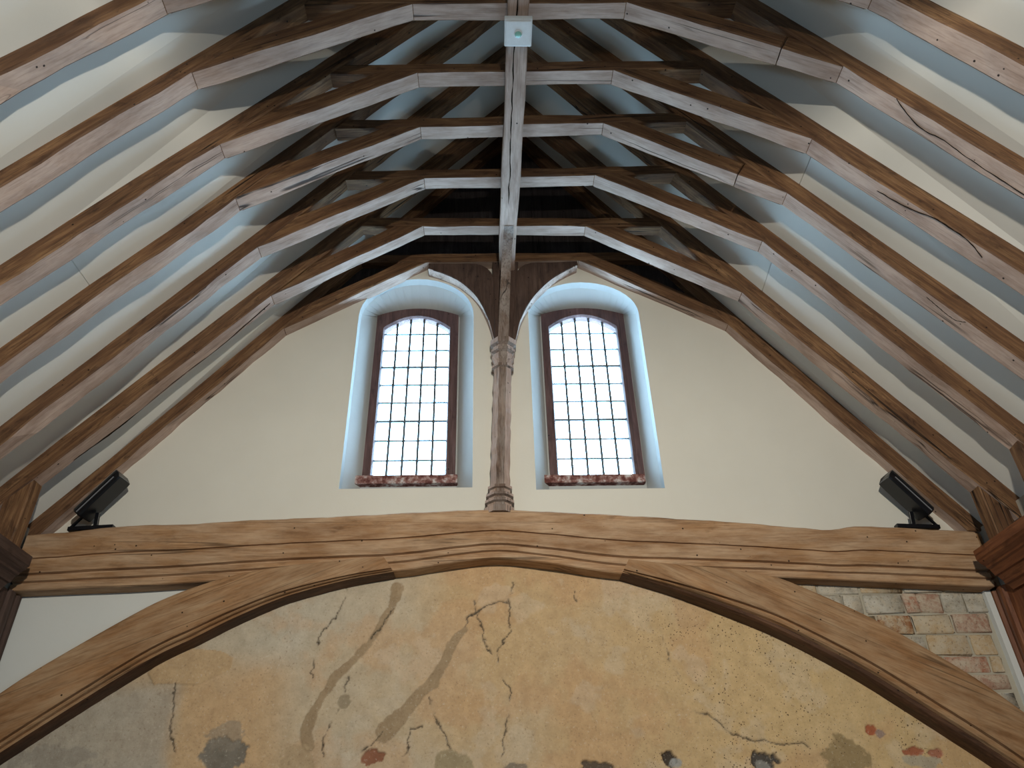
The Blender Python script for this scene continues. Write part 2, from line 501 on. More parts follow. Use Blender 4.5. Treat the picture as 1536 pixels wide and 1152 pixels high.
wall = link('wall_front', mesh('wall_front', [(v.x, 0, v.z - 3.92) for v in flat], [tuple(t) for t in tris]), M['wall'], None, Matrix.Translation(o0))
tag(wall, 'cream plastered gable wall pierced by two arched windows', 'wall', None, 'structure')

for w, hole in zip(WIN, wall_holes):
    a = w['o']
    r2 = arch_ring(a[0] + .006, a[1] - .006, a[2], a[3], a[4] - .006, YW + 0.085)
    f = w['f']
    r3 = seg_ring(f[0] - .012, f[1] + .012, a[2] + .01, f[3] + .01, f[4] + .012, 6.275)
    r4 = seg_ring(f[0] + .03, f[1] - .03, f[2] + .03, f[3] - .03, f[4] - .03, 6.275)
    rings = [hole, r2, r3, r4]; n = len(hole); V = [p for r in rings for p in r]; Fc = []
    for k in range(3):
        for i in range(n):
            j = (i + 1) % n; Fc.append((k * n + i, k * n + j, (k + 1) * n + j, (k + 1) * n + i))
    o = V[0]
    me = mesh('window_reveal', [(v[0] - o[0], v[1] - o[1], v[2] - o[2]) for v in V], Fc)
    link('window_reveal', me, M['reveal'], wall, Matrix.Translation(o))

# gable boards above the collar, the roof space's shade put into their colour
bz = 7.0
k = 0
x = -2.75
while x < 2.75:
    xa, xb = x, x + 0.24; xm = (xa + xb) / 2
    lo = lambda q: (7.12 - max(0, abs(q) - 0.855) * 0.638) if q < 0 else (7.13 - max(0, abs(q) - 0.728) * 0.603)
    tp = lambda q: (9.15 - 1.27 * abs(q)) if xm < 0 else (9.35 - 1.345 * abs(q))
    if min(tp(xa), tp(xb)) > max(lo(xa), lo(xb)) + 0.05:
        yb_ = YW - 0.035 + 0.010 * (k % 2); o = (xa, yb_, lo(xa))
        V = [(a - o[0], b - o[1], c - o[2]) for b in (yb_, yb_ + .03) for a, c in ((xa - .006, lo(xa)), (xb + .006, lo(xb)), (xb + .006, tp(xb)), (xa - .006, tp(xa)))]
        rot = Matrix(((0, 0, -1, o[0]), (0, 1, 0, o[1]), (1, 0, 0, o[2]), (0, 0, 0, 1)))
        link('board', mesh('board', [(c, b, -a) for a, b, c in V], [(0, 1, 2, 3), (4, 5, 6, 7), (0, 1, 5, 4), (1, 2, 6, 5), (2, 3, 7, 6), (3, 0, 4, 7)]), M['board'], wall, rot)
    x += 0.24; k += 1

# ------------------------------------------------------------------ arch curves (shared by braces and lower wall)
LU = [(-1.076, 3.800), (-1.678, 3.747), (-2.073, 3.696), (-2.378, 3.620), (-2.667, 3.512), (-2.939, 3.366), (-3.504, 2.995), (-3.742, 2.813), (-3.95, 2.64)]
LL = [(-0.987, 3.676), (-1.30, 3.625), (-1.62, 3.545), (-1.877, 3.462), (-2.18, 3.325), (-2.439, 3.185), (-2.827, 2.975), (-3.605, 2.425), (-3.93, 2.165)]
RU = [(0.893, 3.745), (1.195, 3.705), (1.62, 3.660), (2.005, 3.590), (2.228, 3.502), (2.711, 3.249), (3.108, 2.981), (3.382, 2.778), (3.643, 2.543), (3.87, 2.325)]
RL = [(0.827, 3.631), (1.169, 3.517), (1.55, 3.365), (1.947, 3.185), (2.30, 2.985), (2.617, 2.780), (3.018, 2.480), (3.421, 2.175), (3.80, 1.86)]
NS = 60
lu, ll, ru, rl = [resample(c, NS) for c in (LU, LL, RU, RL)]

# ------------------------------------------------------------------ lower wall: old render with cracks, repairs and pits
rngn = np.random.default_rng(5)


def vnoise(X, Z, sc, octv=4, seed=0):
    r = np.random.default_rng(seed); tot = np.zeros_like(X); amp = 1.0; s = sc; nrm = 0
    for _ in range(octv):
        g = r.random((64, 64)); u = X * s; v = Z * s
        iu = np.floor(u).astype(int); iv = np.floor(v).astype(int); fu = u - iu; fv = v - iv
        fu = fu * fu * (3 - 2 * fu); fv = fv * fv * (3 - 2 * fv)
        q = lambda a, b: g[a % 64, b % 64]
        tot += amp * ((q(iu, iv) * (1 - fu) + q(iu + 1, iv) * fu) * (1 - fv) + (q(iu, iv + 1) * (1 - fu) + q(iu + 1, iv + 1) * fu) * fv)
        nrm += amp; amp *= 0.55; s *= 2.03
    return tot / nrm


def dist_poly(X, Z, pts):
    d = np.full(X.shape, 9.0); tt = np.zeros(X.shape)
    L = [0]
    for i in range(len(pts) - 1): L.append(L[-1] + math.dist(pts[i], pts[i + 1]))
    for i in range(len(pts) - 1):
        a, b = np.array(pts[i]), np.array(pts[i + 1]); e = b - a; q = max(1e-9, e @ e)
        t = np.clip(((X - a[0]) * e[0] + (Z - a[1]) * e[1]) / q, 0, 1)
        dd = np.hypot(X - a[0] - t * e[0], Z - a[1] - t * e[1]); m = dd < d
        d[m] = dd[m]; tt[m] = (L[i] + t[m] * (L[i + 1] - L[i])) / L[-1]
    return d, tt


GS = 0.008
gx = np.arange(-3.98, 3.92, GS); gz = np.arange(1.95, 3.84, GS)
X, Z = np.meshgrid(gx, gz, indexing='ij')
Xw = X + 0.02 * (vnoise(X, Z, 9, 3, 1) - 0.5); Zw = Z + 0.02 * (vnoise(X, Z, 9, 3, 2) - 0.5)
n1, n2, n3, n4 = vnoise(X, Z, 1.1, 5, 3), vnoise(X, Z, 4, 4, 4), vnoise(X, Z, 28, 3, 5), vnoise(X, Z, 2.2, 5, 6)
nb = vnoise(X, Z, 13, 4, 21)
sm = lambda a, b, v: np.clip((v - a) / (b - a), 0, 1) ** 2 * (3 - 2 * np.clip((v - a) / (b - a), 0, 1))
lerp = lambda A, B, t: A * (1 - t[..., None]) + np.array(B) * t[..., None]
C = np.zeros(X.shape + (3,)) + np.array((0.47, 0.335, 0.190))              # sandy render
C = lerp(C, (0.53, 0.385, 0.205), sm(0.2, 2.4, X))                          # golden limewash over the brick side
greyish = np.clip(sm(0.0, -1.3, X) * 0.75 + (n1 - 0.5) * 1.5, 0, 1)
C = lerp(C, (0.46, 0.41, 0.325), greyish)                            # grey limewash remains
C = lerp(C, (0.48, 0.29, 0.155), np.clip((n4 - 0.53) * 4, 0, 0.4) * sm(-3.2, -2.2, X))      # orange-tan blotches
C = lerp(C, (0.56, 0.51, 0.43), np.clip((n2 - 0.60) * 3, 0, 0.2))           # pale bloom
C = lerp(C, (0.50, 0.335, 0.185), sm(-2.55, -2.45, X) * sm(-1.55, -1.9, X) * sm(3.2, 2.9, Z) * 0.75)
C = lerp(C, (0.34, 0.325, 0.29), sm(-2.48, -2.62, Xw) * sm(3.0, 2.8, Z) * 0.65)       # grey panel by the crack
H = (n2 - 0.5) * 0.012 + (n3 - 0.5) * 0.004 + (n1 - 0.5) * 0.015
# smooth mortar repairs, slightly proud
tan = (0.295, 0.215, 0.132)
for pts, w0, w1 in (([(-0.965, 3.60), (-0.975, 3.53)], .05, .04),
                    ([(-0.975, 3.595), (-0.998, 3.461), (-1.079, 3.309), (-1.159, 3.168), (-1.27, 3.047), (-1.367, 2.959), (-1.435, 2.845), (-1.521, 2.703), (-1.561, 2.554), (-1.534, 2.457)], .02, .042),
                    ([(-0.419, 3.262), (-0.48, 3.206), (-0.586, 2.996), (-0.689, 2.841), (-0.789, 2.744), (-0.904, 2.613), (-1.005, 2.534)], .022, .062)):
    d, t = dist_poly(Xw, Zw, pts); w = w0 + (w1 - w0) * t + (n2 - 0.5) * 0.03 + (nb - 0.5) * 0.045 + (n3 - 0.5) * 0.012
    m = sm(0.006, -0.006, d - w); C = lerp(C, tan, m * 0.9); H = H * (1 - m) + m * 0.006


def polymask(pts):
    ins = np.zeros(X.shape, bool); n = len(pts)
    for i in range(n):
        (x0, z0), (x1, z1) = pts[i], pts[(i + 1) % n]
        if z0 == z1: continue
        c = ((z0 > Zw) != (z1 > Zw)) & (Xw < (x1 - x0) * (Zw - z0) / (z1 - z0) + x0); ins ^= c
    return ins.astype(float)


m = polymask([(-2.80, 2.985), (-2.6, 3.165), (-2.3, 3.13), (-2.181, 3.075), (-2.19, 2.99), (-2.392, 2.897), (-2.738, 2.895)])
C = lerp(C, (0.47, 0.33, 0.19), m * 0.9); H = H * (1 - m) + m * 0.005
def blob(x, z, rx, rz, col, amt=0.9, rough=0.5, dh=0.0):
    global C, H
    d = np.hypot((Xw - x) / rx, (Zw - z) / rz) + (n2 - 0.5) * 1.2 * rough + (nb - 0.5) * 2.6 * rough + (n3 - 0.5) * 1.4 * rough
    m = sm(1.1, 0.92, d); C = lerp(C, col, m * amt); H = H + m * dh
blob(-1.312, 2.754, .045, .05, (0.27, 0.22, 0.15), 0.9, 0.25)
blob(-1.614, 2.33, .12, .13, (0.40, 0.30, 0.19), 0.9, 0.3)
blob(-2.124, 2.40, .17, .10, (0.15, 0.145, 0.13), 0.9, 0.35, -0.01)
blob(-2.131, 2.53, .10, .10, (0.24, 0.21, 0.17), 0.6, 0.5)
blob(-1.079, 2.374, .075, .055, (0.22, 0.085, 0.05), 0.9, 0.6, -0.015)
blob(-0.493, 2.30, .14, .10, (0.29, 0.235, 0.145), 0.9, 0.3)
blob(1.06, 2.31, .065, .055, (0.035, 0.03, 0.028), 0.95, 0.5, -0.03); blob(1.10, 2.29, .05, .035, (0.30, 0.31, 0.31), 0.9, 0.3)
blob(1.725, 2.295, .10, .065, (0.05, 0.05, 0.052), 0.95, 0.4, -0.03); blob(1.73, 2.27, .055, .04, (0.24, 0.24, 0.23), 0.9, 0.4)
blob(0.528, 2.275, .10, .04, (0.06, 0.05, 0.045), 0.9, 0.5, -0.02); blob(-0.05, 2.29, .12, .03, (0.13, 0.12, 0.11), 0.7, 0.6)
blob(2.355, 2.315, .15, .11, (0.27, 0.20, 0.105), 0.9, 0.35, 0.004)
blob(2.573, 2.472, .045, .035, (0.33, 0.10, 0.05), 0.95, 0.3, -0.01); blob(2.63, 2.45, .035, .03, (0.26, 0.19, 0.17), 0.9, 0.3)
blob(2.855, 2.328, .085, .032, (0.33, 0.11, 0.06), 0.95, 0.35, -0.01); blob(3.0, 2.317, .06, .028, (0.34, 0.14, 0.09), 0.95, 0.35, -0.01)
blob(2.87, 2.262, .13, .045, (0.36, 0.32, 0.25), 0.85, 0.4); blob(-3.3, 2.40, .3, .08, (0.27, 0.245, 0.21), 0.6, 0.5)
CR = [[(-1.005, 2.534), (-1.067, 2.46), (-1.166, 2.388)], [(-1.362, 3.624), (-1.385, 3.486), (-1.439, 3.373), (-1.542, 3.251), (-1.555, 3.1), (-1.578, 2.92)],
      [(-0.352, 3.487), (-0.333, 3.391), (-0.409, 3.355), (-0.424, 3.282)], [(-0.409, 3.345), (-0.294, 3.411), (-0.198, 3.474), (-0.086, 3.472)],
      [(-0.034, 3.629), (-0.075, 3.483), (-0.061, 3.386), (-0.07, 3.22), (-0.165, 3.112), (-0.167, 2.995)], [(-0.325, 3.375), (-0.278, 3.223), (-0.268, 3.132), (-0.222, 3.076)],
      [(-0.128, 2.883), (-0.079, 2.815), (-0.092, 2.647), (-0.129, 2.503), (-0.136, 2.363)], [(-0.676, 2.775), (-0.626, 2.608), (-0.573, 2.521), (-0.519, 2.41)],
      [(-0.731, 2.556), (-0.818, 2.548), (-0.817, 2.438), (-0.848, 2.347)], [(1.11, 3.235), (1.14, 3.106), (1.151, 3.001), (1.214, 2.868)],
      [(1.186, 2.609), (1.269, 2.63), (1.371, 2.614), (1.445, 2.558), (1.523, 2.493), (1.609, 2.455), (1.683, 2.418), (1.79, 2.425), (1.862, 2.397), (2.024, 2.398), (2.076, 2.379)],
      [(-2.589, 2.9), (-2.57, 2.75), (-2.542, 2.668), (-2.545, 2.574), (-2.47, 2.41)], [(-1.304, 2.929), (-1.308, 2.815)], [(-1.353, 2.686), (-1.415, 2.538), (-1.426, 2.389)],
      [(0.46, 3.55), (0.47, 3.47)], [(-0.975, 3.50), (-1.03, 3.36), (-1.14, 3.20)]]
n4b = vnoise(X, Z, 22, 3, 15)
gapn = vnoise(X, Z, 6, 3, 11)
for c in CR:
    d, t = dist_poly(Xw + 0.045 * (n3 - 0.5), Zw + 0.03 * (n4b - 0.5), c)
    m = sm(0.0085, 0.001, d) * sm(0.34, 0.50, gapn); C = lerp(C, (0.03, 0.022, 0.016), m * 0.95); H = H - m * 0.012
    m2 = sm(0.03, 0.0, d); C = lerp(C, (0.33, 0.27, 0.20), m2 * 0.12)
# pits, dense on the golden side
mid_l = [((a[0] + b[0]) / 2, (a[1] * .35 + b[1] * .65)) for a, b in zip(lu, ll)]
mid_r = [((a[0] + b[0]) / 2, (a[1] * .35 + b[1] * .65)) for a, b in zip(ru, rl)]
arch = sorted(mid_l + [(-0.16, 3.80)] + mid_r)
top = np.interp(gx, [p[0] for p in arch], [p[1] for p in arch])
nx, nz = X.shape
idx = np.arange(nx * nz).reshape(nx, nz)
q = np.stack([idx[:-1, :-1], idx[1:, :-1], idx[1:, 1:], idx[:-1, 1:]], -1)
keep = (gz[None, 1:] < top[:-1, None] + 0.004)
faces = q[keep]
used = np.unique(faces); remap = -np.ones(nx * nz, int); remap[used] = np.arange(len(used))
V = np.stack([X.ravel(), (-H).ravel(), Z.ravel() - 2.0], -1)[used]
me = bpy.data.meshes.new('old_render')
fl = remap[faces]
me.vertices.add(len(V)); me.vertices.foreach_set('co', V.ravel())
me.loops.add(fl.size); me.loops.foreach_set('vertex_index', fl.ravel().astype(np.int32))
me.polygons.add(len(fl)); me.polygons.foreach_set('loop_start', np.arange(0, fl.size, 4, dtype=np.int32))
me.polygons.foreach_set('use_smooth', np.ones(len(fl), bool))
me.update(calc_edges=True)
at = me.color_attributes.new('stain', 'FLOAT_COLOR', 'POINT')
at.data.foreach_set('color', np.concatenate([np.clip(C * 1.15, 0, 1).reshape(-1, 3)[used], np.ones((len(used), 1))], 1).ravel().astype(np.float32))


def render_mat():
    s = NT('old_sandy_render'); v = s.coords((1, 1, 1), False)
    a = s.n('ShaderNodeAttribute'); a.attribute_name = 'stain'
    fine = s.noise(v, 55, 5, 0.7); md = s.noise(v, 9, 6, 0.7)
    c = s.mix(s.ramp(md, [(0.3, 0.0), (0.7, 1.0)]), s.mix(1.0, a.outputs['Color'], (0.84, 0.82, 0.80), 'MULTIPLY'), s.mix(1.0, a.outputs['Color'], (1.12, 1.12, 1.12), 'MULTIPLY'))
    c = s.mix(s.ramp(fine, [(0.58, 0.0), (0.72, 0.55)]), c, (0.68, 0.63, 0.54))
    c = s.mix(s.ramp(fine, [(0.30, 0.6), (0.43, 0.0)]), c, (0.20, 0.13, 0.08))
    sep = s.n('ShaderNodeSeparateXYZ'); s.l(v, sep.inputs[0])
    mr = s.n('ShaderNodeMapRange'); mr.inputs[1].default_value = -0.8; mr.inputs[2].default_value = 1.6; mr.inputs[3].default_value = 0.0; mr.inputs[4].default_value = 1.0
    s.l(sep.outputs['X'], mr.inputs[0])
    dens = s.n('ShaderNodeMath', operation='MULTIPLY'); s.l(mr.outputs[0], dens.inputs[0])
    s.l(s.ramp(s.noise(v, 2.2, 4, 0.7), [(0.34, 0.15), (0.70, 1.0)]), dens.inputs[1])
    pits = None
    for sc, th in ((42, 0.27), (20, 0.17)):
        vo = s.n('ShaderNodeTexVoronoi'); vo.inputs['Scale'].default_value = sc; vo.inputs['Randomness'].default_value = 1.0; s.l(v, vo.inputs['Vector'])
        th_ = s.n('ShaderNodeMath', operation='MULTIPLY'); s.l(dens.outputs[0], th_.inputs[0]); th_.inputs[1].default_value = th
        lt = s.n('ShaderNodeMath', operation='LESS_THAN'); s.l(vo.outputs['Distance'], lt.inputs[0]); s.l(th_.outputs[0], lt.inputs[1])
        if pits is None: pits = lt.outputs[0]
        else:
            mx = s.n('ShaderNodeMath', operation='MAXIMUM'); s.l(pits, mx.inputs[0]); s.l(lt.outputs[0], mx.inputs[1]); pits = mx.outputs[0]
    pm = s.n('ShaderNodeMath', operation='MULTIPLY'); s.l(pits, pm.inputs[0]); pm.inputs[1].default_value = 0.8
    c = s.mix(pm.outputs[0], c, (0.09, 0.055, 0.03))
    hh = s.n('ShaderNodeMath', operation='SUBTRACT'); s.l(s.mix(0.5, md, fine), hh.inputs[0]); s.l(pits, hh.inputs[1])
    s.bump(hh.outputs[0], 0.5, 0.01)
    return s.done(c, 0.92, 0.1)


M['render'] = render_mat()
rend = link('old_render', me, M['render'], wall, Matrix.Translation((0, YW + 0.005, 2.0)))
rend['label'] = 'cracked sandy render with smooth mortar repairs'
# plain lower continuation, below the picture
link('lower_render', boxm('lower_render', 7.9, 0.1, 1.96), M['mortar'], wall, Matrix.Translation((-0.03, YW + 0.06, 0.98)))

# white plaster spandrel
V = [(-4.05, 0, 2.3), (-4.05, 0, 3.75), (-1.6, 0, 3.75), (-2.2, 0, 3.45), (-3.0, 0, 3.05)]
w_ = link('white_spandrel', mesh('white_spandrel', [(a + 4.05, b, c - 2.3) for a, b, c in V], [(0, 1, 2, 3, 4)]), M['white'], wall, Matrix.Translation((-4.05, YW - 0.012, 2.3)))
w_['label'] = 'smooth white plaster infill'

# exposed brick spandrel: mortar bed and single bricks
bed = link('brick_bed', mesh('brick_bed', [(0, 0, 0), (2.1, 0, -1.5), (2.3, 0, -1.5), (2.3, 0, 0.2), (0, 0, 0.2)], [(0, 1, 2, 3, 4)]), M['mortar'], wall, Matrix.Translation((1.75, YW - 0.006, 3.5)))
rows = [  # z top, z bottom, list of (x0, x1, material)
    (3.60, 3.490, [(2.15, 2.42, 'b_cream'), (2.44, 2.76, 'b_grey'), (2.78, 3.12, 'b_cream'), (3.14, 3.44, 'b_grey'), (3.46, 3.79, 'b_cream')]),
    (3.474, 3.324, [(2.46, 2.60, 'b_grey'), (2.615, 2.755, 'b_grey'), (2.785, 3.085, 'b_grey'), (3.105, 3.215, 'b_red'), (3.225, 3.405, 'b_pink'), (3.425, 3.595, 'b_grey'), (3.605, 3.765, 'b_grey')]),
    (3.302, 3.163, [(2.62, 2.83, 'b_cream'), (2.850, 3.110, 'b_orange'), (3.130, 3.430, 'b_cream'), (3.450, 3.735, 'b_pink')]),
    (3.138, 2.994, [(2.90, 3.17, 'b_grey'), (3.195, 3.515, 'b_cream'), (3.540, 3.715, 'b_cream')]),
    (2.976, 2.860, [(3.00, 3.26, 'b_cream'), (3.285, 3.610, 'b_red'), (3.635, 3.720, 'b_cream')]),
    (2.840, 2.735, [(3.20, 3.43, 'b_cream'), (3.455, 3.725, 'b_pink')]),
    (2.715, 2.600, [(3.30, 3.55, 'b_cream'), (3.57, 3.73, 'b_grey')]),
    (2.580, 2.470, [(3.45, 3.72, 'b_pink')]),
]
rb = random.Random(11)
for zt, zb, bs in rows:
    for x0, x1, mk in bs:
        me = boxm('brick', x1 - x0 + .004, 0.06, zt - zb + .004, 0.009, 2)
        for v in me.vertices: v.co += Vector((rb.uniform(-.008, .008), rb.uniform(-.005, .005), rb.uniform(-.007, .007)))
        me.polygons.foreach_set('use_smooth', [True] * len(me.polygons))
        link('brick', me, M[mk], bed, Matrix.Translation(((x0 + x1) / 2, YW + 0.012 + rb.uniform(-.008, .005), (zt + zb) / 2)) @ Matrix.Rotation(rb.uniform(-.02, .02), 4, 'Y'))
s_ = bar('plaster_margin', (3.79, YW - 0.03, 3.56), (3.80, YW - 0.03, 1.9), 0.05, 0.05, M['white'], wall)

# ------------------------------------------------------------------ windows
for wi, w in enumerate(WIN):
    f, g, s = w['f'], w['g'], w['s']
    root = tag(empty('window_%d' % (wi + 1), ((f[0] + f[1]) / 2, 6.26, s[2])),
               ['arched leaded window over the white plaster spandrel side', 'arched leaded window over the exposed brick side'][wi], 'window', None, 'structure')
    fo = seg_ring(f[0], f[1], f[2], f[3], f[4], 6.235); gi = seg_ring(g[0], g[1], g[2], g[3], g[4], 6.235); gb = seg_ring(g[0] + .012, g[1] - .012, g[2] + .01, g[3] - .012, g[4] - .012, 6.262)
    n = len(fo); rings = [[(a, 6.34, c) for a, b, c in fo], fo, gi, gb, [(a, 6.34, c) for a, b, c in gb]]
    V = [p for r in rings for p in r]; Fc = []
    for k in range(4):
        for i in range(n):
            j = (i + 1) % n; Fc.append((k * n + i, k * n + j, (k + 1) * n + j, (k + 1) * n + i))
    o = (f[0], 6.26, f[2])
    # grain runs along local X: stand the frame mesh on its side
    rot = Matrix(((0, 0, -1, o[0]), (0, 1, 0, o[1]), (1, 0, 0, o[2]), (0, 0, 0, 1))); inv = rot.inverted()
    link('frame', mesh('frame', [inv @ Vector(v) for v in V], Fc), M['frame'], root, rot)
    me = boxm('sill', s[1] - s[0], 0.13, s[3] - s[2], 0.008, 2)
    link('sill', me, M['sill'], root, Matrix.Translation(((s[0] + s[1]) / 2, 6.265, (s[2] + s[3]) / 2)))
    zr = [g[2], 4.920, 5.132, 5.348, 5.560, 5.770, 5.987, 6.198, 6.408, 9]
    xs = [g[0] + (g[1] - g[0]) * k / 5 for k in range(6)]
    cx, hr = (g[0] + g[1]) / 2, (g[1] - g[0]) / 2
    head = lambda x: g[3] + (g[4] - g[3]) * (1 - ((x - cx) / hr) ** 2)
    for r in range(9):
        for c in range(5):
            xa, xb = xs[c], xs[c + 1]; pts = [(xa, zr[r]), (xb, zr[r])]
            if r < 8: pts += [(xb, zr[r + 1]), (xa, zr[r + 1])]
            else: pts += [(xb + (xa - xb) * t / 4, head(xb + (xa - xb) * t / 4)) for t in range(5)]
            m = len(pts); px, pz = (xa + xb) / 2, zr[r]
            V = [(x - px, 0, z - pz) for x, z in pts] + [(x - px, 0.004, z - pz) for x, z in pts]
            Fc = [tuple(range(m)), tuple(range(m, 2 * m))] + [(i, (i + 1) % m, m + (i + 1) % m, m + i) for i in range(m)]
            link('pane', mesh('pane', V, Fc), M['glass'], root, Matrix.Translation((px, 6.285, pz)))
    for r in range(1, 9):
        thick = r in (3, 6)
        bar('saddle_bar' if thick else 'lead_came', (g[0] - .005, 6.28, zr[r]), (g[1] + .005, 6.28, zr[r]), 0.018, 0.020 if thick else 0.0135, M['lead'], root)
    for c in range(1, 5):
        bar('lead_came', (xs[c], 6.284, g[2] - .005), (xs[c], 6.284, head(xs[c]) + .005), 0.022, 0.015, M['lead'], root)

nwin = 3
for ya, yb in FILL_WIN:
    for sx_, xw in ((-1, XL - .15), (1, XR + .15)):
        root = tag(empty('window_%d' % nwin, (xw, (ya + yb) / 2, SW_Z[0])), 'added casement window low in the side wall, unseen, for blue fill', 'window', None, 'structure')
        nwin += 1
        za, zb = SW_Z; ym = (ya + yb) / 2
        for p, q in (((xw, ya, za + .03), (xw, yb, za + .03)), ((xw, ya, zb - .03), (xw, yb, zb - .03)), ((xw, ya + .03, za), (xw, ya + .03, zb)), ((xw, yb - .03, za), (xw, yb - .03, zb)), ((xw, ym, za), (xw, ym, zb))):
            bar('frame', p, q, .06, .06, M['frame'], root)
        for y0_, y1_ in ((ya + .06, ym - .03), (ym + .03, yb - .06)):
            link('pane', boxm('pane', .004, y1_ - y0_, zb - za - .12), M['glass'], root, Matrix.Translation((xw, (y0_ + y1_) / 2, (za + zb) / 2)))

# ------------------------------------------------------------------ roof trusses
ORD = {6: 'roof truss against the gable wall, framing the two windows', 5: 'roof truss of oak next to the gable wall truss', 4: 'oak roof truss, third from the gable wall',
       3: 'oak roof truss, fourth from the gable wall', 2: 'oak roof truss, fifth from the gable wall', 1: 'oak roof truss beside the white sensor, sixth from the gable wall',
       0: 'oak roof truss, seventh from the gable wall', -1: 'oak roof truss, eighth from the gable wall', -2: 'oak roof truss, ninth from the gable wall'}
WT = [M['oak'], M['soffit']]
RAF = {}
M['check'] = simple('dark_drying_check', (0.02, 0.014, 0.01), 0.95, 0, 0.05)
for i in order:
    kL, hL, kR, hR, AL, AR = TR[i]; y0, y1 = TY[i], TY[i] + W
    root = tag(empty('roof_truss', (0, y0 + W / 2, 3.95)), ORD[i], 'roof truss', 'oak roof trusses', 'thing')
    for side, kk, hh, D in ((-1, kL, hL, DL + .05), (1, kR, hR, DR + .05)):
        zf = 3.97 if i == 6 else 3.86
        xf = (hh - zf) / kk; xt = (hh + D - zf) / kk
        xb_ = abs(BX[i][0 if side < 0 else 1]); zb_ = hh - kk * xb_
        poly = [(side * xf, zf), (side * xb_, zb_), (0, hh), (0, hh + D), (side * xt, zf)]
        RAF[(i, side)] = timber('rafter', poly, y0, y1, (-side, kk), WT, root, jit=0.0025 if (i, side) in ((1, 1), (2, 1), (3, 1), (5, -1)) else 0.009, seed=i * 10 + side + 50, lime=lambda p, z_=zb_: p.z < z_)
    sl = (AR[1] - AL[1]) / (AR[0] - AL[0]); zc0 = AL[1] - sl * AL[0]
    xl = -(hL - zc0) / kL; xr = (hR - zc0) / kR; cz = lambda x: zc0 + sl * x
    timber('collar', [(xl - .03, cz(xl)), (AL[0], AL[1]), (AR[0], AR[1]), (xr + .03, cz(xr)), (xr - .06, cz(xr) + .115), (xl + .06, cz(xl) + .115)], y0 + .002, y1 - .002, (1, sl), WT, root, seed=i + 200, lime=lambda p, a_=AL[0], b_=AR[0]: a_ < p.x < b_)
    for side, A, kk, hh in ((-1, AL, kL, hL), (1, AR, kR, hR)):
        bx = BX[i][0 if side < 0 else 1]; B = Vector((bx, hh - kk * abs(bx))); A = Vector(A)
        d = (B - A).normalized(); nrm = Vector((-d.y, d.x)); nrm = nrm if nrm.y > 0 else -nrm
        T = 0.155
        P = A + nrm * T
        t1 = (hh - kk * side * P.x - P.y) / (d.y + kk * side * d.x); B2 = P + d * t1         # on rafter soffit
        t2 = (zc0 + sl * P.x - P.y) / (d.y - sl * d.x); A2 = P + d * t2                        # on collar soffit
        A0, B0 = A + d * 0.006, B - d * 0.006
        cuts = {(1, 1): 0.73, (3, 1): 0.745}.get((i, side))
        if cuts:
            C1 = A.lerp(B, cuts); C2 = C1 + nrm * T
            timber('soulace', [A0, C1 - d * .004, C2 - d * .004, A2], y0, y1, d, WT, root, seed=i * 3 + side + 300)
            timber('soulace', [C1 + d * .004, B0, B2, C2 + d * .004], y0, y1, d, WT, root, seed=i * 3 + side + 330)
        else:
            timber('soulace', [A0, B0, B2, A2], y0, y1, d, WT, root, jit=0.006, seed=i * 3 + side + 300)
        if i < 6:                                # ashlar post at the foot
            xa = 3.66 if side > 0 else -3.76; zt = hh - kk * abs(xa) + 0.12
            xo = xa + side * .17
            zp_ = 3.702 if side > 0 else 3.762
            timber('ashlar_post', [(xa, zp_), (xo, zp_), (xo, hh - kk * abs(xo) + .02), (xa, hh - kk * abs(xa) - .004)], y0 + .004, y1 - .004, (0, 1), M['oak'], root, seed=i + 500 + side)

# long drying checks open in some rafter undersides
for (i, side), pts in {(1, 1): [(2.512, 3.055), (2.583, 3.108), (2.665, 3.143), (2.743, 3.129), (2.86, 3.144), (2.978, 3.153), (3.107, 3.159), (3.3, 3.165)],
                       (2, 1): [(2.60, 3.69), (2.682, 3.684), (2.763, 3.67), (2.867, 3.632), (2.959, 3.628), (3.042, 3.636), (3.119, 3.682)],
                       (5, -1): [(2.241, 5.42), (2.625, 5.468), (2.939, 5.461), (3.302, 5.488), (3.575, 5.458)],
                       (3, 1): [(3.011, 4.191), (3.066, 4.202), (3.154, 4.212), (3.202, 4.172)]}.items():
    kk, hh = (TR[i][0], TR[i][1]) if side < 0 else (TR[i][2], TR[i][3])
    c = resample(pts, 40); V = []; rk = random.Random(i)
    for j, (x, y) in enumerate(c):
        hw = (0.0030 * (0.3 + 0.5 * abs(math.sin(j * 0.7))) if 0 < j < 39 else 0.0006); y += rk.uniform(-.002, .002); z = hh - kk * x
        for dy, dn in ((-hw, -.0045), (hw, -.0045), (hw, .02), (-hw, .02)): V.append((side * (x + dn * .78), y + dy, z + dn * .62))
    Fc = [(j * 4 + k, j * 4 + (k + 1) % 4, j * 4 + 4 + (k + 1) % 4, j * 4 + 4 + k) for j in range(39) for k in range(4)]
    o = V[0]
    link('drying_check', mesh('drying_check', [(v[0] - o[0], v[1] - o[1], v[2] - o[2]) for v in V], Fc), M['check'], RAF[(i, side)], Matrix.Translation(o))

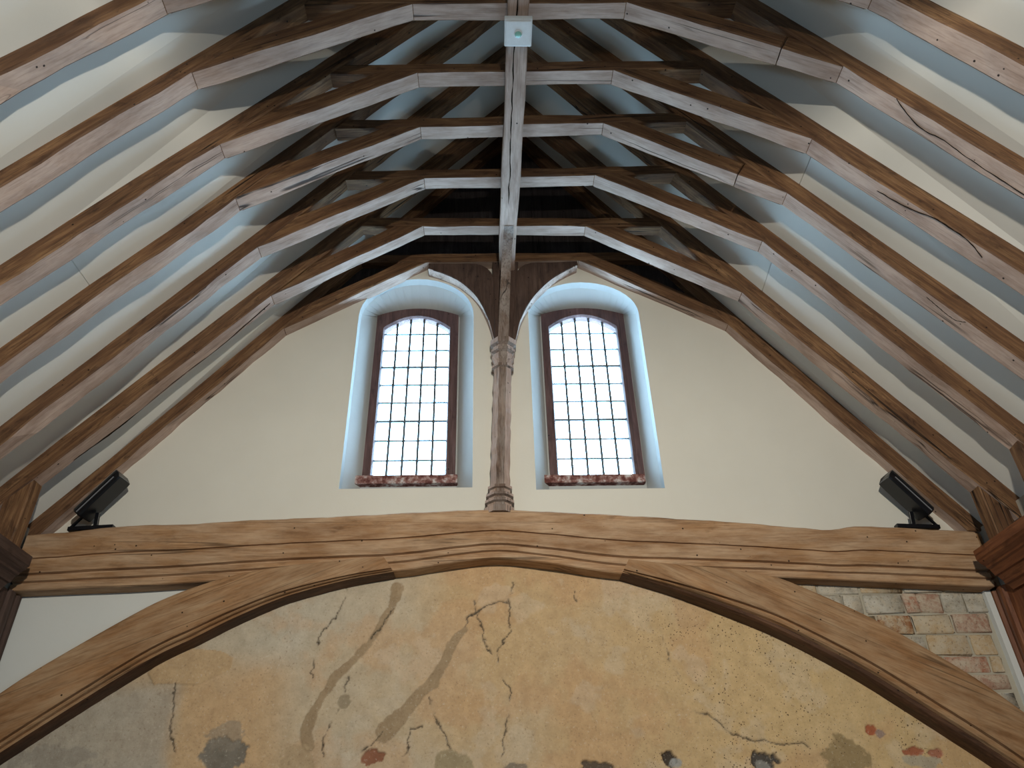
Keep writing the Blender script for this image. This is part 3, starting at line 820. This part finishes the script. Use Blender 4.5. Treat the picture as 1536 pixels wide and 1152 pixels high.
# ------------------------------------------------------------------ crown plate
cp = lambda y: 0.018 - 0.0145 * (y - 3)
ZP = 6.895
ys = [YB + .02 + k * 0.28 for k in range(int((5.86 - YB) / 0.28) + 1)] + [5.86]
rp = random.Random(3); wl, wr = wob(rp, .006), wob(rp, .006)
V = []; prof = [(-.082, .012), (-.07, 0), (.07, 0), (.082, .012), (.082, .15), (-.082, .15)]
for y in ys:
    for a, b in prof: V.append((y, -(cp(y) + a) + (wl(y) if a < 0 else wr(y)), ZP + b))
m = len(prof); Fc = [(i * m + k, i * m + (k + 1) % m, (i + 1) * m + (k + 1) % m, (i + 1) * m + k) for i in range(len(ys) - 1) for k in range(m)]
Fc += [tuple(range(m)), tuple((len(ys) - 1) * m + k for k in range(m))]
me = mesh('crown_plate', [(v[0], v[1], v[2] - ZP) for v in V], Fc)
mw = Matrix(((0, -1, 0, 0), (1, 0, 0, 0), (0, 0, 1, ZP), (0, 0, 0, 1)))
for pl in me.polygons:
    if pl.normal.z < -0.35: pl.material_index = 1
cpo = link('crown_plate', me, WT, None, mw)
tag(cpo, 'long split oak crown plate running under the collars', 'beam', None, 'thing')
# the long drying check down its underside
pts = []
rc = random.Random(8); x = 0.0; y = 2.2
while y < 5.0:
    pts.append((cp(y) + x, y)); y += 0.07; x = max(-.02, min(.03, x + rc.uniform(-.007, .007)))
V = []
for j, (x, y) in enumerate(pts):
    hw = 0.0045 * (0.4 + abs(math.sin(j * 0.9))) if 0 < j < len(pts) - 1 else 0.0005
    V += [(x - hw, y, ZP - .0015), (x + hw, y, ZP - .0015), (x + hw, y, ZP + .02), (x - hw, y, ZP + .02)]
Fc = [(i * 4 + k, i * 4 + (k + 1) % 4, i * 4 + 4 + (k + 1) % 4, i * 4 + 4 + k) for i in range(len(pts) - 1) for k in range(4)]
link('drying_check', mesh('drying_check', V, Fc), M['check'], cpo)

# ------------------------------------------------------------------ sensor on the crown plate
sx, sy = 0.021, 3.196
sen = tag(empty('motion_sensor', (sx, sy, ZP)), 'small white square sensor box under the crown plate', 'sensor')
link('housing', boxm('housing', 0.205, 0.22, 0.045, 0.006, 2), M['plastic'], sen, Matrix.Translation((sx, sy, ZP - .0225)))
link('cover', boxm('cover', 0.185, 0.195, 0.008, 0.003, 2), M['plastic'], sen, Matrix.Translation((sx, sy + .004, ZP - .047)))
bm = bmesh.new(); bmesh.ops.create_uvsphere(bm, u_segments=20, v_segments=12, radius=0.027); bmesh.ops.scale(bm, vec=(1, 1, .6), verts=bm.verts)
me = bpy.data.meshes.new('dome'); bm.to_mesh(me); bm.free(); me.polygons.foreach_set('use_smooth', [True] * len(me.polygons))
link('dome', me, M['green'], sen, Matrix.Translation((sx, sy + .005, ZP - .052)))
bm = bmesh.new(); bmesh.ops.create_circle(bm, segments=24, radius=0.034); r_ = bmesh.ops.extrude_edge_only(bm, edges=bm.edges[:])
vv = [v for v in r_['geom'] if isinstance(v, bmesh.types.BMVert)]; bmesh.ops.scale(bm, vec=(.78, .78, 1), verts=vv); bmesh.ops.translate(bm, vec=(0, 0, -.006), verts=vv)
me = bpy.data.meshes.new('dome_ring'); bm.to_mesh(me); bm.free()
link('dome_ring', me, M['plastic'], sen, Matrix.Translation((sx, sy + .005, ZP - .051)))

# ------------------------------------------------------------------ crown post
post = tag(empty('crown_post', (-0.14, 5.88, 4.19)), 'octagonal oak crown post with moulded base and capital between the windows', 'post')
px = lambda z: -0.140 + 0.0345 * (z - 4.19)
pc = 5.885
ring_lathe('base', [(px(z), pc, z, r) for z, r in ((4.17, .134), (4.225, .134), (4.238, .110), (4.258, .110), (4.268, .134), (4.292, .132), (4.300, .104), (4.318, .102), (4.328, .126), (4.35, .124), (4.358, .096), (4.392, .094), (4.402, .112), (4.425, .112), (4.435, .088))], M['post'], post)
ring_lathe('shaft', [(px(4.43), pc, 4.43, .090)] + [(px(4.43 + .06 * k) + .003 * math.sin(k * 1.7), pc, 4.43 + .06 * k, .090 + .003 * math.sin(k * 2.3)) for k in range(1, 20)] + [(px(5.66), pc, 5.66, .088)], M['post'], post)
ring_lathe('capital', [(px(z), pc, z, r) for z, r in ((5.655, .088), (5.665, .112), (5.69, .112), (5.70, .088), (5.745, .090), (5.775, .114), (5.80, .114), (5.806, .094), (5.83, .096), (5.85, .124), (5.875, .124), (5.882, .102), (5.91, .104), (5.93, .134), (5.985, .134), (5.99, .115))], M['post'], post)
timber('upper_shaft', [(px(5.98) - .085, 5.98), (px(5.98) + .085, 5.98), (-0.04 + .135, 7.02), (-0.04 - .135, 7.02)], 5.83, 5.96, (0.03, 1), M['dark'], post, seed=61)


def curve_brace(name, low, up, y0, y1, mats, seed):
    n = len(low); V = []
    rg = random.Random(seed)
    for (lx, lz), (ux, uz) in zip(low, up):
        V += [(lx, y0 + .008, lz), (lx, y1, lz), (ux, y1, uz), (ux, y0, uz), (lx + (ux - lx) * .04, y0, lz + (uz - lz) * .04)]
    Fc = [(i * 5 + k, i * 5 + (k + 1) % 5, i * 5 + 5 + (k + 1) % 5, i * 5 + 5 + k) for i in range(n - 1) for k in range(5)]
    Fc += [tuple(range(5)), tuple((n - 1) * 5 + k for k in range(5))]
    o = (low[0][0], y0, low[0][1])
    me = mesh(name, [(v[2] - o[2], v[1] - o[1], -(v[0] - o[0])) for v in V], Fc)
    mw = Matrix(((0, 0, -1, o[0]), (0, 1, 0, o[1]), (1, 0, 0, o[2]), (0, 0, 0, 1)))
    for pl in me.polygons:
        nw = mw.to_3x3() @ pl.normal
        if abs(nw.y) < 0.4 and nw.z < -0.05: pl.material_index = 1
    return link(name, me, mats, post, mw)


SB = [M['dark'], M['soffit']]
curve_brace('side_brace', resample([(-0.165, 5.99), (-0.219, 6.255), (-0.338, 6.558), (-0.51, 6.765), (-0.684, 6.876), (-0.842, 6.942)], 24),
            resample([(-0.13, 5.99), (-0.155, 6.35), (-0.16, 6.80), (-0.30, 6.995), (-0.6, 7.01), (-0.842, 7.015)], 24), 5.852, 5.985, SB, 1)
curve_brace('side_brace', resample([(0.041, 6.00), (0.113, 6.295), (0.236, 6.554), (0.417, 6.778), (0.598, 6.916), (0.716, 6.985)], 24),
            resample([(0.0, 6.00), (0.03, 6.35), (0.05, 6.80), (0.17, 7.0), (0.45, 7.025), (0.716, 7.04)], 24), 5.852, 5.985, SB, 2)
# brace from the post forward to the crown plate
n = 20; V = []
for k in range(n + 1):
    t = k / n; a = t * math.pi / 2
    yl = 5.795 - 0.60 * (1 - math.cos(a)) ** 0.9; zl = 5.985 + 0.905 * math.sin(a)
    yu = min(5.84, yl + 0.10 + .08 * t); zu = min(6.90, zl + .02 + .10 * t)
    xc = px(5.99) + (cp(5.2) - px(5.99)) * t
    hw = 0.052 - .006 * t
    V += [(xc - hw, yl, zl), (xc + hw, yl, zl), (xc + hw, yu, zu), (xc - hw, yu, zu)]
Fc = [(i * 4 + k, i * 4 + (k + 1) % 4, i * 4 + 4 + (k + 1) % 4, i * 4 + 4 + k) for i in range(n) for k in range(4)] + [(0, 1, 2, 3), (4 * n, 4 * n + 1, 4 * n + 2, 4 * n + 3)]
o = V[0]
me = mesh('front_brace', [(v[2] - o[2], v[1] - o[1], -(v[0] - o[0])) for v in V], Fc)
link('front_brace', me, M['post'], post, Matrix(((0, 0, -1, o[0]), (0, 1, 0, o[1]), (1, 0, 0, o[2]), (0, 0, 0, 1))))

# ------------------------------------------------------------------ tie beam
TU = [(-3.97, 4.022), (-3.595, 4.055), (-3.206, 4.098), (-2.723, 4.104), (-2.62, 4.100), (-2.43, 4.118), (-1.512, 4.156), (-0.7, 4.183), (-0.247, 4.200), (-0.036, 4.197), (0.696, 4.142), (1.47, 4.085), (1.801, 4.061), (2.45, 3.985), (2.592, 3.975), (2.852, 4.003), (3.24, 3.986), (3.83, 3.942)]
TL = [(-3.90, 3.570), (-3.4, 3.585), (-2.997, 3.595), (-2.4, 3.625), (-1.9, 3.655), (-1.45, 3.672), (-0.972, 3.684), (-0.55, 3.742), (-0.158, 3.779), (0.3, 3.722), (0.827, 3.634), (1.4, 3.612), (2.135, 3.580), (2.933, 3.531), (3.72, 3.480)]
N2 = 110


def at_x(curve, xs):
    c = resample(curve, 300); return [(x, float(np.interp(x, [p[0] for p in c], [p[1] for p in c]))) for x in xs]


xs = [-3.95 + (3.80 + 3.95) * k / N2 for k in range(N2 + 1)]
tu, tl = at_x(TU, xs), at_x(TL, xs)
rt = random.Random(21); wt = wob(rt, .0035); tu = [(x, z + wt(x * 2)) for x, z in tu]
prof = [(0.0, YW + .02), (0.0, YT + .012), (0.025, YT), (0.44, YT), (0.446, YT + .022), (0.472, YT + .022), (0.485, YT + .002), (0.55, YT - .006), (0.62, YT - .003), (0.665, YT + .008), (0.70, YT + .010),
        (0.716, YT + .042), (0.748, YT + .042), (0.76, YT + .012), (0.84, YT + .008), (0.858, YT + .034), (0.882, YT + .034), (0.895, YT + .012), (0.985, YT + .012), (1.0, YT + .022), (1.0, YW + .02)]
tb = sweep('tie_beam', tu, tl, prof, M['tie'])
tag(tb, 'massive cambered oak tie beam with moulded face below the windows', 'beam', None, 'thing')

# ------------------------------------------------------------------ arch braces
YBR = YT - 0.010


def brace_prof(w):
    """rolls along the lower edge; w = fraction taken by the moulding"""
    a = 1 - w
    return [(0, YW + .03), (0, YBR + .006), (0.03, YBR), (a - .02, YBR), (a, YBR + .004), (a + w * .04, YBR + .036), (a + w * .16, YBR + .036), (a + w * .22, YBR + .008), (a + w * .34, YBR + .005), (a + w * .46, YBR + .014),
            (a + w * .54, YBR + .040), (a + w * .62, YBR + .040), (a + w * .70, YBR + .022), (a + w * .86, YBR + .030), (a + w * .97, YBR + .055), (1.0, YBR + .075), (1.0, YW + .03)]


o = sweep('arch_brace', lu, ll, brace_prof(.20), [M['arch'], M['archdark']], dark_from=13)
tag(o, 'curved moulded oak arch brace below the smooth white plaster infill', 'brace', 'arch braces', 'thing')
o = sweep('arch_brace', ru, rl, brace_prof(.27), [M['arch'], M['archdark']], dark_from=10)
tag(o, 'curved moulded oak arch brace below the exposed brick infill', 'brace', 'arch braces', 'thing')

# ------------------------------------------------------------------ moulded wall plates along the side walls, corner posts
def wall_plate(side, x_in, x_wall, zt, y1, mat, label):
    D = abs(x_wall - x_in) - .002
    prof = [(0, 0), (0, -.075), (.012, -.085), (.02, -.10), (.055, -.125), (.058, -.14), (.075, -.150), (.095, -.185), (.10, -.20), (.12, -.205), (.15, -.245), (.155, -.265), (.175, -.275), (.20, -.31), (D, -.31), (D, 0)]
    V = []
    for y in (YB, -4, 0, 2, 4, 5, y1):
        for d, z in prof: V.append((y, -(x_in + side * d), zt + z))
    m = len(prof); nn = 7
    Fc = [(i * m + k, i * m + (k + 1) % m, (i + 1) * m + (k + 1) % m, (i + 1) * m + k) for i in range(nn - 1) for k in range(m)] + [tuple(range(m)), tuple((nn - 1) * m + k for k in range(m))]
    o = link('wall_plate', mesh('wall_plate', [(v[0] - y1, v[1] + x_in, v[2] - zt) for v in V], Fc), mat, None, Matrix(((0, -1, 0, x_in), (1, 0, 0, y1), (0, 0, 1, zt), (0, 0, 0, 1))))
    return tag(o, label, 'beam', 'moulded wall plates', 'thing')


wall_plate(1, 3.60, XR, 3.70, 5.62, M['red'], 'red-brown moulded oak wall plate beside the exposed bricks')
wall_plate(-1, -3.72, XL, 3.76, 5.60, M['dark'], 'shade-darkened moulded oak wall plate beside the white plaster infill')  # less lit plate: its shade put in with the darker oak


def corner_post(side, xf, y0, y1, z0, z1, mat, label):
    d = abs((XR if side > 0 else XL) - xf)
    prof = [(0, y1), (0, y1 - .03), (.02, y1 - .045), (.02, y1 - .075), (0.0, y1 - .09), (-.012, y1 - .13), (-.012, y1 - .17), (.01, y1 - .19), (.01, y0), (d - .002, y0), (d - .002, y1)]
    V = []
    for z in (z0, (z0 + z1) / 2, z1):
        for a, y in prof: V.append((z - z0, y - y1, -(side * a)))
    m = len(prof)
    Fc = [(i * m + k, i * m + (k + 1) % m, (i + 1) * m + (k + 1) % m, (i + 1) * m + k) for i in range(2) for k in range(m)] + [tuple(range(m)), tuple(2 * m + k for k in range(m))]
    o = link('corner_post', mesh('corner_post', V, Fc), mat, None, Matrix(((0, 0, -1, xf), (0, 1, 0, y1), (1, 0, 0, z0), (0, 0, 0, 1))))
    hb = boxm('head_block', 0.155, 0.09, 0.46, .008, 2)
    link('head_block', hb, M['arch'] if side > 0 else M['dark'], o, Matrix.Translation((xf, 5.922, z1 + .26)))
    return tag(o, label, 'post', 'wall posts in the corners', 'thing')


corner_post(1, 3.82, 5.50, 5.93, 0.0, 3.47, M['red'], 'red-brown moulded wall post beside the exposed bricks')
corner_post(-1, -3.90, 5.50, 5.93, 0.0, 3.56, M['dark'], 'dark wall post beside the smooth white plaster infill')

# ------------------------------------------------------------------ floodlights
def floodlight(name, base, side, label, group):
    """stands on a beam; long hooded head tilted up towards the middle of the hall. side -1 leans to +x"""
    bx, by, bz = base
    root = tag(empty(name, base), label, 'floodlight', group)
    s = side
    bar('base_plate', (bx - s * .17, by, bz + .030), (bx + s * .19, by, bz + .014), 0.06, 0.034, M['black'], root, 0.003)
    bar('stand', (bx - s * .02, by, bz + .02), (bx - s * .02, by - .03, bz + .15), 0.035, 0.022, M['black'], root, 0.003)
    bar('strut', (bx + s * .185, by - .01, bz + .015), (bx + s * .055, by - .05, bz + .145), 0.02, 0.016, M['black'], root)
    # hooded head: half-round section swept along the axis
    p = Vector((bx + s * .085, by - .055, bz + .115)); q = Vector((bx - s * .155, by - .10, bz + .405))
    ax = (q - p).normalized(); yv = Vector((0, 1, 0)); yv = (yv - ax * yv.dot(ax)).normalized(); zv = ax.cross(yv)
    if zv.z < 0: zv = -zv
    prof = []
    for k in range(13):
        a = math.pi * k / 12; prof.append((math.cos(a) * .092, math.sin(a) * .085))
    prof += [(-.092, -.03), (-.08, -.042), (.08, -.042), (.092, -.03)]
    L = (q - p).length; V = []; m = len(prof)
    for t, sc in ((-.012, .90), (0, 1.0), (L * .5, 1.0), (L, 1.0), (L + .03, 0.97)):
        for a, b in prof: V.append(p + ax * (t + (.02 if (t > L - .01 and b > 0) else 0)) + yv * a * sc + zv * b * sc)
    Fc = [(i * m + k, i * m + (k + 1) % m, (i + 1) * m + (k + 1) % m, (i + 1) * m + k) for i in range(4) for k in range(m)] + [tuple(range(m)), tuple(4 * m + k for k in range(m))]
    hd = link('head', mesh('head', [v - p for v in V], Fc), M['black'], root, Matrix.Translation(p))
    e = q + ax * .034
    me = boxm('lens', .12, .07, .006, .002, 1)
    mw = Matrix(((yv.x, zv.x, ax.x, e.x), (yv.y, zv.y, ax.y, e.y), (yv.z, zv.z, ax.z, e.z), (0, 0, 0, 1)))
    link('lens', me, M['lens'], hd, mw)
    r0, r1 = p + zv * .0 - yv * .094, q - yv * .094
    bar('edge_glint', r0, r1, .006, .008, M['lens'], hd)  # highlight along the head's edge, put in as a pale strip
    bar('hinge', p - yv * .09 + ax * .02, p + yv * .09 + ax * .02, .03, .03, M['black'], root, .004)
    return root


floodlight('floodlight', (3.35, 5.85, 3.985), 1, 'black floodlight on the tie beam end over the exposed bricks', 'floodlights on the tie beam')
floodlight('floodlight', (-3.47, 5.85, 4.072), -1, 'black floodlight on the tie beam end over the white plaster infill', 'floodlights on the tie beam')

# hall lamps behind the photographer on the next tie beam
tb2 = link('tie_beam', boxm('tie_beam', 7.9, 0.3, 0.4, .02, 2), M['tie'], None, Matrix.Translation((-0.04, -1.58, 3.90)))
tag(tb2, 'plain oak tie beam crossing the hall behind the photographer', 'beam', None, 'thing')
for (lx, ly, lz), pw in LAMPS:
    r = tag(empty('hall_lamp', (lx, ly - .2, 4.10)), 'hooded hall lamp standing on the tie beam behind the photographer', 'lamp', 'hall lamps')
    bar('stand', (lx, ly - .14, 4.10), (lx, ly - .14, 4.20), .06, .06, M['black'], r)
    link('housing', boxm('housing', .30, .12, .14, .015, 2), M['black'], r, Matrix.Translation((lx, ly - .075, lz)))
    V = []; nh = 24
    for rad, z in ((.10, .040), (.42, .152), (.42, .160), (.10, .048)):
        for k in range(nh + 1):
            a = math.pi * k / nh; V.append((rad * math.cos(a), rad * math.sin(a), z))
    Fc = [(r_ * (nh + 1) + k, r_ * (nh + 1) + k + 1, ((r_ + 1) % 4) * (nh + 1) + k + 1, ((r_ + 1) % 4) * (nh + 1) + k) for r_ in range(4) for k in range(nh)]
    link('cutoff_hood', mesh('cutoff_hood', V, Fc), M['black'], r, Matrix.Translation((lx, ly, lz)))  # unseen hood, shaped to keep the lamp off the upper roof
    link('cutoff_cap', boxm('cutoff_cap', .44, .24, .01), M['black'], r, Matrix.Translation((lx, ly, lz + .085)))
